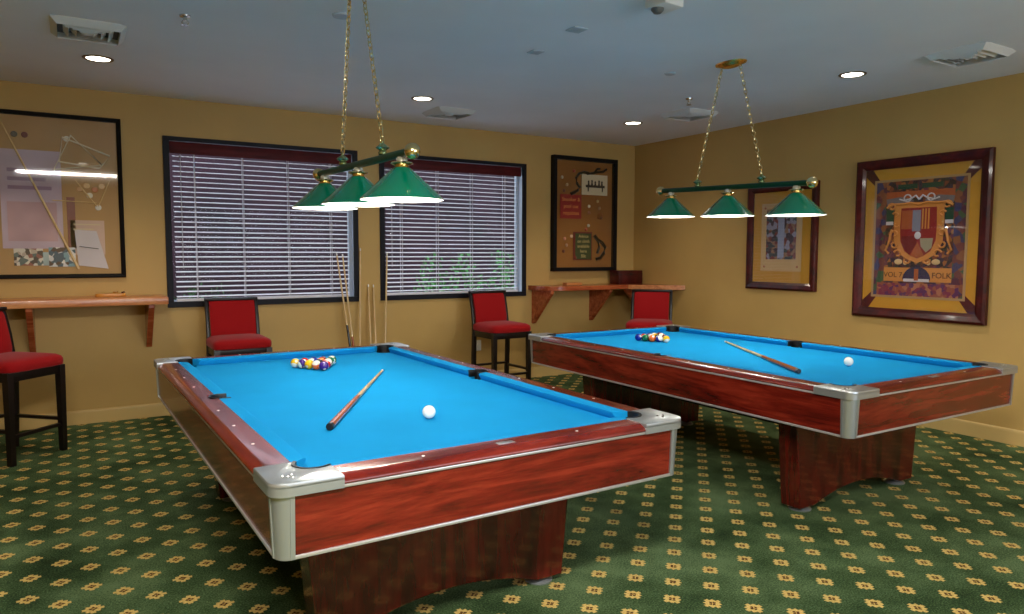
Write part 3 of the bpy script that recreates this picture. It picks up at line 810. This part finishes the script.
# --- left picture: memorabilia behind glass
PW, PH = 1.62, 1.355
t = picture('framed_memorabilia', 'large framed billiard memorabilia display behind glass above the left shelf', 'framed display', .39-PW/2, 1.931, PW, PH, 'back')
frame_bars(PW+.02, PH, .035, .035, mat('black_box_frame', (12,8,10), .6, spec=.2), t)
hx = PW/2
panel(t, 'backing', -hx+.03, hx-.03, -PH/2+.03, PH/2-.03, -.003, TAN)
def R2(u, v):    # photo pixel on this picture -> local x,z
    return None
LIL = painted('faded_lilac_print', (190,170,186), .7, .18, .05, 8); PINK = painted('faded_pink_print', (206,176,160), .7, .1, .05, 9)
ROSE = painted('rose_print', (170,104,100), .7, .25, .05, 12)
def edge_frame(x0, x1, z0, z1, m, nm='poster_margin', wd=.012):
    b = MB()
    for (a0,a1,c0,c1) in ((x0,x1,z0,z0+wd),(x0,x1,z1-wd,z1),(x0,x0+wd,z0,z1),(x1-wd,x1,z0,z1)): b.box(a0,a1,-.0075,-.005,c0,c1)
    b.build(nm, m, t, smooth=False)
# x from the right edge (world .39): px 0 -> -.47
def lx(wx): return wx-(.39-PW/2)
def lz(wz): return wz-1.931
panel(t, 'poster', lx(-.47), lx(-.05), lz(1.50), lz(2.30), -.006, LIL, label='large faded lilac poster')
edge_frame(lx(-.47), lx(-.05), lz(1.50), lz(2.30), ROSE)
panel(t, 'print', lx(-.02), lx(.04), lz(1.50), lz(1.93), -.006, mat('mahogany_strip', (120,50,34), .4), label='narrow red-brown strip')
panel(t, 'poster_picture', lx(-.43), lx(-.09), lz(1.56), lz(1.88), -.0095, painted('mauve_print', (178,146,152), .7, .3, .05, 14), .002)
for q in range(3): panel(t, 'poster_line', lx(-.42), lx(-.12-.04*q), lz(1.98+.07*q), lz(2.01+.07*q), -.0095, mat('faded_violet_ink', (150,124,150), .7), .002)
panel(t, 'print', lx(-.16), lx(.03), lz(1.35), lz(1.51), -.0095, ornate_lazy('blue_photo_print', (216,220,224), [(60,90,110),(120,160,176),(236,232,226),(80,60,50)], 30), label='blue and white photograph')
panel(t, 'print', lx(-.40), lx(-.2), lz(1.36), lz(1.5), -.0095, ornate_lazy('busy_photo_print', (190,176,160), [(90,110,110),(150,90,80),(220,214,200),(70,60,56)], 34), label='busy photograph')
for q in range(2): panel(t, 'sheet_line', lx(.02), lx(.22-.05*q), lz(1.70-.04*q), lz(1.71-.04*q), -.0095, CREAM, .002)
panel(t, 'print', lx(-.40), lx(.02), lz(1.36), lz(1.47), -.006, painted('blue_white_print', (150,168,176), .6, .5, .05, 30), label='blue and white print')
panel(t, 'print', lx(.0), lx(.25), lz(1.45), lz(1.74), -.006, PINK, label='pink printed sheet')
b = MB(); b.prism([(lx(.03), lz(1.66)), (lx(.19), lz(1.65)), (lx(.27), lz(1.33)), (lx(.05), lz(1.36))], -.012, -.009, 'y'); b.build('leaflet', painted('pale_leaflet', (206,198,204), .6, .08, .05, 20), t, smooth=False, label='pale folded leaflet')
b = MB(); b.rod((lx(.06), -.014, lz(1.52)), (lx(.2), -.014, lz(1.50)), .004, n=6); b.build('pen', mat('dark_grey_metal', (70,70,76), .4), t)
b = MB(); b.rod((lx(-.44), -.02, lz(2.5)), (lx(.05), -.02, lz(1.33)), .007, .011, n=10); b.build('mounted_cue', MAPLE, t)
b = MB()
tri = [(lx(.03), lz(2.44)), (lx(.25), lz(2.21)), (lx(-.1), lz(2.15)), ]
b.tube([(x, -.016, z) for x, z in tri], .010, closed=True)
tri = [(lx(-.03), lz(2.42)), (lx(.31), lz(2.29)), (lx(.23), lz(2.18)), (lx(-.06), lz(2.22))]
b.tube([(x, -.014, z) for x, z in tri], .008, closed=True)
b.build('triangle_rack', mat('pale_rack_wood', (226,212,184), .4), t)
b = MB(); b.tube([(lx(.05), -.016, lz(2.07)), (lx(.2), -.016, lz(1.86))], .006); b.tube([(lx(.3), -.016, lz(2.08)), (lx(.21), -.016, lz(1.86))], .006); b.tube([(lx(-.12),-.012,lz(1.9)),(lx(.2),-.012,lz(1.89))], .004)
b.build('wooden_rule', MAPLE, t)
for (wx, wz, c) in ((-.36,2.42,(90,80,60)),(-.29,2.42,(110,40,34)),(.08,2.0,(200,150,90)),(.13,2.03,(214,176,120)),(.19,2.0,(200,120,60)),(.24,2.03,(226,190,140)),(.15,1.95,(220,210,190)),(.0,2.41,(220,214,200)),(.21,1.85,(224,220,210))):
    b = MB(); b.lathe([(0,-.0),(.02,0),(.024,.004),(.02,.008),(0,.009)], n=18, M=Matrix.Translation((lx(wx), -.005, lz(wz))) @ Matrix.Rotation(PI/2, 4, 'X')); b.build('medallion', mat('medal_%d_%d_%d' % c, c, .35), t)
panel(t, 'glass', -hx+.03, hx-.03, -PH/2+.03, PH/2-.03, -.028, GLASS, .002)
# --- shadow box on the back wall
w, h = .96, 1.372
t = picture('shadow_box', 'deep black shadow box with signs and decorations above the corner shelf', 'shadow box', 5.360, 1.944, w, h, 'back')
b = MB()
D = .075; f = .045
for (a0,a1,c0,c1) in ((-w/2,w/2,-h/2,-h/2+f),(-w/2,w/2,h/2-f,h/2),(-w/2,-w/2+f,-h/2+f,h/2-f),(w/2-f,w/2,-h/2+f,h/2-f)): b.box(a0,a1,-D,0,c0,c1,.003)
b.build('frame', mat('black_box_frame', (12,8,10), .6, spec=.2), t, smooth=False)
panel(t, 'backing', -w/2+f, w/2-f, -h/2+f, h/2-f, -.012, painted('brown_felt_backing', (146,94,34), .8, .08, .1), .004)
def mx(u): return -w/2 + (u-551)/66*w
def mz(v): return h/2 - (v-158)/114*h
def pan(nm, u0, u1, v0, v1, m, y=-.02, lab=None, th=.006): return panel(t, nm, mx(u0), mx(u1), mz(v1), mz(v0), y, m, th, lab)
pan('sign', 559.5, 581, 195.5, 219.5, mat('sign_red', (150,14,16), .5), lab='red sign with orange lettering')
OR = mat('sign_orange_ink', (236,150,70), .5)
for s, v in (('Snooker &', 200.5), ('pool cue', 207.3), ('requisites', 214)): text(s, .062, OR, t, (mx(570.3), -.0275, mz(v)))
pan('sign', 573, 592.5, 232.5, 261, mat('sign_maroon', (110,24,18), .5), lab='maroon bordered sign')
pan('sign_face', 575, 591.5, 234, 260, mat('sign_green', (48,66,24), .5), y=-.026, th=.003)
TI = mat('sign_tan_ink', (206,184,120), .5)
for s, v in (('Advice', 237), ('on cloth', 242), ('available', 247), ('here', 252), ('50c', 257)): text(s, .055, TI, t, (mx(583.3), -.0305, mz(v)))
pan('card', 581, 608, 174.5, 195, CREAM, y=-.026, lab='cream card with a drawing of players round a table')
IK = mat('card_ink', (52,42,34), .6)
b = MB(); b.box(mx(585), mx(605), -.034, -.032, mz(187.5), mz(185)); b.box(mx(587), mx(588.2), -.034, -.032, mz(191.5), mz(187)); b.box(mx(602), mx(603.2), -.034, -.032, mz(191.5), mz(187))
for u, s in ((588,.8),(591.5,1),(595,.7),(599,1),(602,.8)):
    b.sphere((mx(u), -.033, mz(184.4-3.4*s)), .014, 8, (1,.12,1)); b.prism([(mx(u-1.1), mz(185.4)), (mx(u+1.1), mz(185.4)), (mx(u+.6), mz(184.4-2.6*s)), (mx(u-.6), mz(184.4-2.6*s))], -.034, -.032, 'y')
b.build('drawing', IK, t, smooth=False)
b = MB()
IR = mat('black_iron_scroll', (18,14,14), .35)
def curve(pts, r): b.tube([(mx(u), -.03, mz(v)) for u, v in pts], r, 8)
curve([(572,194),(577,191),(579,188),(576,184),(575,179),(578,174.5),(583,172.5),(588,173)], .016)
curve([(586,174),(592,173),(597,171.5),(603,171),(607,168)], .015); curve([(594,172.5),(597,168.5),(600,168)], .013); curve([(570,195),(574,193)], .02)
b.build('iron_scroll', IR, t)
b = MB(); curve([(595,236),(598,240),(603,243),(606.5,248),(605,254),(601,259),(597,260)], .02); curve([(599,242),(600,248),(598,254)], .016); b.build('iron_wreath', IR, t)
for (u, v, c) in ((561,179,(200,180,150)),(566,186,(190,160,110)),(563,192,(120,60,30)),(573,172,(170,60,40)),(589,206.5,(226,214,180)),(589,213,(150,90,50)),(600,208,(170,130,80)),(588.5,226,(216,206,180)),(586,230,(180,70,40)),(564,239.5,(220,150,120)),(571,237,(230,190,150)),(566,246,(190,150,120)),(563,252,(110,40,24)),(575,258.5,(120,30,24)),(602,218,(130,80,40)),(598,201,(200,170,110))):
    k_ = MB(); k_.sphere((mx(u), -.028, mz(v)), .02, 12, (1,.5,1)); k_.build('charm', mat('charm_%d_%d_%d' % c, c, .3), t)
b = MB(); b.tube([(mx(601+2.4*math.cos(a)), -.026, mz(216+3*math.sin(a))) for a in [2*PI*i/14 for i in range(14)]], .005, closed=True); b.build('wire_ring', mat('copper_wire', (160,90,50), .3, .8), t)
panel(t, 'glass', -w/2+f, w/2-f, -h/2+f, h/2-f, -.062, GLASS, .002)
# --- large framed crest on the right wall
w, h = 1.14, 1.392
t = picture('framed_poster', 'large mahogany framed ornate crest poster with mustard mat on the right wall', 'framed poster', 3.468, 1.604, w, h, 'right')
frame_bars(w, h, .085, .05, FRAME_W, t)
iw, ih = w/2-.085, h/2-.085
panel(t, 'mat_board', -iw-.005, iw+.005, -ih-.005, ih+.005, -.012, MUSTARD)
b = MB()
aw, ah = .402, .515      # artwork half size incl. border
for sx in (-1,1):
    for sz in (-1,1):
        p = [(sx*iw, sz*ih), (sx*(iw-.07), sz*ih), (sx*aw-sx*.0, sz*(ah+.0)), ]
        p = [(sx*iw, sz*(ih-.06)), (sx*iw, sz*ih), (sx*(iw-.06), sz*ih), (sx*(aw-.045), sz*ah), (sx*aw, sz*(ah-.045))]
        b.prism(p, -.016, -.012, 'y')
b.build('corner_strip', mat('mat_dark_red', (78,14,14), .6), t, smooth=False)
b = MB()
for (a0,a1,c0,c1) in ((-aw,aw,-ah,-ah+.02),(-aw,aw,ah-.02,ah),(-aw,-aw+.02,-ah+.02,ah-.02),(aw-.02,aw,-ah+.02,ah-.02)): b.box(a0,a1,-.019,-.012,c0,c1)
b.build('fillet', mat('tan_fillet', (176,140,96), .4), t, smooth=False)
ART = ornate('ornate_print_ground', (92,48,40), [(56,40,60),(128,66,40),(104,50,66),(58,52,40),(160,98,48),(44,30,34)], 30, 1)
SIDE = ornate('ornate_side_columns', (62,90,60), [(110,52,50),(60,56,96),(136,82,50),(84,40,60)], 18, 2)
gw, gh = aw-.02, ah-.02
panel(t, 'artwork', -gw, gw, -gh, gh, -.0135, ART, .003)
def S(name, polyg, m, y=-.019, th=.003, mirror=False, lab=None):
    b = MB(); b.prism(polyg, y, y+th, 'y')
    if mirror: b.prism([(-x, z) for x, z in polyg], y, y+th, 'y')
    return b.build(name, m, t, smooth=False, label=lab)
def rect(x0,x1,z0,z1): return [(x0,z0),(x1,z0),(x1,z1),(x0,z1)]
CO = mat('crest_gold', (206,134,62), .45); CR = mat('crest_red', (140,24,26), .5); CW = mat('crest_white', (206,200,206), .5); CN = mat('crest_navy', (30,32,72), .5); CG = mat('crest_green', (30,70,50), .5); CRU = mat('crest_rust', (168,84,40), .5)
S('side_column', rect(.29, gw, -gh, gh), SIDE, -.0175, .001, True)
S('green_panel', rect(.02, .19, .425, .465), CG, mirror=True); S('rust_band', rect(-.29, .29, .345, .405), CRU, -.0178, .001)
S('cloud_band', [(.05,.30),(.28,.29),(.29,.345),(.16,.36),(.05,.33)], mat('print_grey', (116,108,112), .5), -.0185, .001, True)
S('landscape', rect(.22,.285,.12,.25), CG, -.0185, .001, True); S('horizon', rect(.22,.285,.12,.15), CW, -.0195, .001, True)
S('lower_band', rect(-.29,.29,-.37,-.25), CO, -.0185, .001)
S('arch', [(.12*math.cos(a), -.355+.115*math.sin(a)) for a in [PI*i/16 for i in range(17)]], CN, -.0195, .001)
S('arch_base', rect(-.11,.11,-.37,-.345), CW, -.0205, .001); S('arch_column', rect(-.018,.018,-.36,-.26), CRU, -.0215, .001)
S('foot_band', rect(-.35,.35,-gh,-.385), ornate('rose_foot_band', (126,44,70), [(150,80,60),(90,40,90),(176,110,80)], 34, 4), -.0185, .001)
# shield with gold scroll border
sh = [(-.15,.26),(.15,.26),(.155,.1),(.15,-.02),(.11,-.11),(.05,-.15),(0,-.17),(-.05,-.15),(-.11,-.11),(-.15,-.02),(-.155,.1)]
S('shield_border', [(x*1.38, z*1.2-.005) for x, z in sh], CO, -.0195, .002)
S('shield_field', sh, CR, -.0215, .002)
S('quarter', rect(-.145,-.05,.08,.24), CRU, -.0225, .001); S('quarter', rect(-.05,.02,.06,.24), mat('crest_steel', (130,130,146), .5), -.0225, .001)
for k_ in range(3): S('pale', rect(.03+.025*k_,.043+.025*k_,.08,.25), CO, -.0225, .001)
S('lower_shield', [(-.14,.02),(-.01,.02),(-.01,-.05),(-.07,-.14),(-.13,-.06)], mat('crest_crimson', (110,10,16), .5), -.023, .001)
S('lower_shield', [(.02,.0),(.13,.0),(.12,-.08),(.075,-.12),(.03,-.07)], mat('crest_stone', (156,146,120), .5), -.023, .001)
S('lower_triangle', [(0,-.03),(.06,-.15),(0,-.165),(-.06,-.15)], CRU, -.0225, .001)
b = MB(); b.sphere((-.0,-.023,.025), .028, 12, (1,.15,1.15)); b.build('central_roundel', CW, t)
b = MB()
for sx in (-1,1):
    for (x0, z0, r0, a0, a1) in ((.235,.275,.035,0,330),(.2,.20,.03,30,260),(.19,.12,.026,200,420),(.2,.04,.03,30,300),(.205,-.05,.035,160,430),(.17,-.13,.035,20,300),(.09,-.185,.035,180,380)):
        b.tube([(sx*(x0+r0*(1-.5*i/14)*math.cos(math.radians(a0+(a1-a0)*i/14))), -.021, z0+r0*(1-.5*i/14)*math.sin(math.radians(a0+(a1-a0)*i/14))) for i in range(15)], .008, 6)
    b.tube([(sx*.0,-.021,.285),(sx*.07,-.021,.305),(sx*.15,-.021,.295),(sx*.22,-.021,.30),(sx*.28,-.021,.27)], .010, 6)
    b.tube([(sx*.23,-.021,.08),(sx*.25,-.021,-.02),(sx*.28,-.021,-.1),(sx*.25,-.021,-.13)], .010, 6)
b.build('gold_scrollwork', CO, t)
b = MB()
for sx in (-1,1):
    b.tube([(sx*(.10+.03*math.cos(a)), -.022, .345+.03*math.sin(a)) for a in [2*PI*i/12 for i in range(12)]], .006, 6, True)
    b.tube([(0,-.022,.33),(sx*.03,-.022,.365),(sx*.07,-.022,.34),(sx*.13,-.022,.325),(sx*.17,-.022,.34)], .007, 6)
b.build('white_scrollwork', CW, t)
b = MB()
for sx in (-1,1):
    b.sphere((sx*.16,-.021,-.2), .03, 12, (1.2,.15,.8)); b.sphere((sx*.10,-.021,-.21), .018, 10, (1,.15,1))
b.build('scroll_end', mat('crest_cream', (214,180,130), .5), t)
DK = mat('print_dark_ink', (58,28,16), .5)
text('VOL 7', .062, DK, t, (-.205, -.0195, -.315)); text('FOLK', .066, DK, t, (.21, -.0195, -.315))
panel(t, 'glass', -iw, iw, -ih, ih, -.027, GLASS, .002)
# --- smaller picture on the right wall behind the lamp
w, h = .845, 1.072
t = picture('framed_print', 'smaller dark framed print with mustard mat, partly behind the right lamp', 'framed print', 4.862, 1.640, w, h, 'right')
frame_bars(w, h, .075, .04, FRAME_W, t)
iw, ih = w/2-.075, h/2-.075
panel(t, 'mat_board', -iw-.004, iw+.004, -ih-.004, ih+.004, -.008, MUSTARD)
b = MB(); aw, ah = .245, .345
panel(t, 'cream_mount', -aw, aw, -ah, ah, -.011, mat('cream_mount', (206,168,112), .6), .003)
panel(t, 'artwork', -aw+.065, aw-.065, -ah+.12, ah-.06, -.014, ornate('floral_print', (150,144,160), [(70,50,56),(126,60,50),(64,70,66),(150,110,80)], 26, 3), .003)
b = MB(); b.box(-.035,.04,-.0185,-.0172,-ah+.14,ah-.08); b.build('figure_panel', mat('print_pale_blue', (158,162,186), .6), t, smooth=False)
b = MB()
for sx in (-1,1):
    for sz in (-1,1): b.lathe([(0,0),(.012,0)], n=8, M=Matrix.Translation((sx*.2,-.0145,sz*.3)) @ Matrix.Rotation(PI/2,4,'X'))
b.build('corner_rosette', mat('crest_rust'), t)
panel(t, 'glass', -iw, iw, -ih, ih, -.022, GLASS, .002)

# ------------------------------------------------------------------ hanging lamps over the tables
def make_lamp(x, y, tilt, zc, label, chain_top, hook_d=.30, hs=0.):
    """bar runs along y; origin at the canopy on the ceiling"""
    t = thing('billiard_lamp', label, 'hanging lamp', (x, y, H), group='three-shade billiard lamps')
    dz = zc-H; sl = math.tan(math.radians(tilt))
    def bz(yy): return dz+yy*sl
    b = MB(); b.rod((0,-.68,bz(-.68)), (0,.68,bz(.68)), .019, n=20); b.build('bar', mat('dark_green_enamel', (2,62,40), .4, spec=.3), t)
    for s in (-1,1):
        b = MB(); b.sphere((0,s*.705,bz(s*.705)), .036, 24); b.lathe([(.02,0),(.028,.006),(.02,.012)], n=20, M=Matrix.Translation((0,s*.675,bz(s*.675))) @ Matrix.Rotation(-s*PI/2,4,'X')); b.build('finial', BRASS, t)
    for k, yy in enumerate((-.585, 0, .585)):
        zb = bz(yy)-.019
        b = MB(); b.lathe([(.024,-.026),(.048,-.020),(.052,-.026),(.030,-.036),(.034,-.044),(.040,-.050),(.03,-.052)], c=(0,yy,zb), n=28); b.build('socket_cap', BRASS, t)
        b = MB(); b.lathe([(.0,.006),(.020,.004),(.026,-.004),(.026,-.024)], c=(0,yy,zb), n=20); b.build('socket_collar', PORC, t)
        z0 = zb-.044
        b = MB(); b.lathe([(.036,.0),(.042,-.004),(.188,-.139),(.192,-.143),(.189,-.146)], c=(0,yy,z0), n=56); sh_ = b.build('lamp_shade', GREENP, t)
        b = MB(); b.lathe([(.036,-.003),(.041,-.007),(.186,-.142),(.189,-.146)], c=(0,yy,z0), n=56); b.build('shade_lining', WHITEP, sh_)
        b = MB(); b.lathe([(.016,-.0),(.018,-.03),(.03,-.065),(.036,-.09),(.03,-.112),(.014,-.124),(0,-.126)], c=(0,yy,z0), n=24); b.build('bulb', BULB, t)
        l = bpy.data.lights.new('shade_light', 'POINT'); l.energy = 16; l.color = (1, .95, .86); l.shadow_soft_size = .045
        o = bpy.data.objects.new('bulb_light', l); COL.objects.link(o); o.parent = t; o.location = (0, yy, z0-.10); o.visible_glossy = True
    for s in (-1,1):
        yy = s*hook_d+hs; zt = bz(yy)+.017; b = MB()
        b.lathe([(.012,0),(.02,.002),(.022,.012),(.014,.02),(.03,.03),(.034,.034),(.02,.046),(.006,.056),(.005,.064),(0,.064)], c=(0,yy,zt), n=24)
        b.build('hanger', mat('green_brass', (140,160,120), .25, .8), t)
    for s in (-1,1):
        yy = s*hook_d+hs; p0 = Vector((0, yy, bz(yy)+.078)); p1 = Vector((0, s*chain_top, -.03)); L_ = (p1-p0).length
        n = int(L_/.031); b = MB(); d = (p1-p0)/n; q = d.to_track_quat('Z','Y')
        for i in range(n):
            c_ = p0+d*(i+.5); tw = Matrix.Rotation(PI/2*(i%2)+.3, 3, 'Z'); R_ = q.to_matrix() @ tw
            # slight random sway
            pts = []
            for j in range(10):
                a = 2*PI*j/10; pts.append(c_+R_ @ Vector((.011*math.cos(a), 0, .0205*math.sin(a))))
            b.tube(pts, .0029, 5, True)
        b.build('chain', BRASS, t)
        b = MB(); b.tube([p0+(p1-p0)*(i/16)+Vector((.004*math.sin(i*1.7), .006*math.cos(i*1.3)*(0 if i in (0,16) else 1), 0)) for i in range(17)], .0022, 5)
        if s > 0: b.build('power_cord', mat('clear_gold_cord', (150,130,90), .4), t)
        else: b.bm.free()
    b = MB(); b.lathe([(0,-.03),(.05,-.03),(.085,-.022),(.105,-.012),(.125,-.008),(.13,0)], n=40, M=Matrix.Diagonal((.62,1,1,1))); b.build('canopy', GOLD, t)
    b = MB()
    for s in (-1,1): b.tube([(0, s*chain_top+.008*math.cos(a), -.036+.010*math.sin(a)) for a in [2*PI*i/12 for i in range(12)]], .0025, 6, True)
    b.build('canopy_hook', BRASS, t)
    return t
make_lamp(4.10, 3.71, 1.9, 1.952, 'green three-shade brass chain lamp hanging over the farther pool table', .085)
make_lamp(1.30, 3.685, 1.1, 1.93, 'green three-shade brass chain lamp hanging over the nearer pool table', .10, .30, -.05)

# ------------------------------------------------------------------ world, camera, view
w_ = bpy.data.worlds.new('sky'); SC.world = w_; w_.use_nodes = True
bg = w_.node_tree.nodes['Background']; bg.inputs[0].default_value = (.72, .84, 1, 1); bg.inputs[1].default_value = 2.2
cd = bpy.data.cameras.new('camera'); cam = bpy.data.objects.new('camera', cd); COL.objects.link(cam)
cd.sensor_width = 36; cd.lens = 721.19*36/1024; cd.clip_start = .02
cam.location = (0, 0, 1.466)
Rm = Matrix.Rotation(math.radians(-31.363), 3, 'Z') @ Matrix.Rotation(math.radians(90-4.225), 3, 'X') @ Matrix.Rotation(math.radians(.125), 3, 'Z')
cam.rotation_euler = Rm.to_euler()
SC.camera = cam
vs = SC.view_settings; vs.view_transform = 'Standard'; vs.look = 'None'; vs.gamma = 1; vs.exposure = .84; vs.use_curve_mapping = False
SC.cycles.use_denoising = True
SC.cycles.max_bounces = 10; SC.cycles.diffuse_bounces = 5; SC.cycles.transparent_max_bounces = 16
SC.cycles.sample_clamp_indirect = 8; SC.cycles.caustics_reflective = False; SC.cycles.caustics_refractive = False
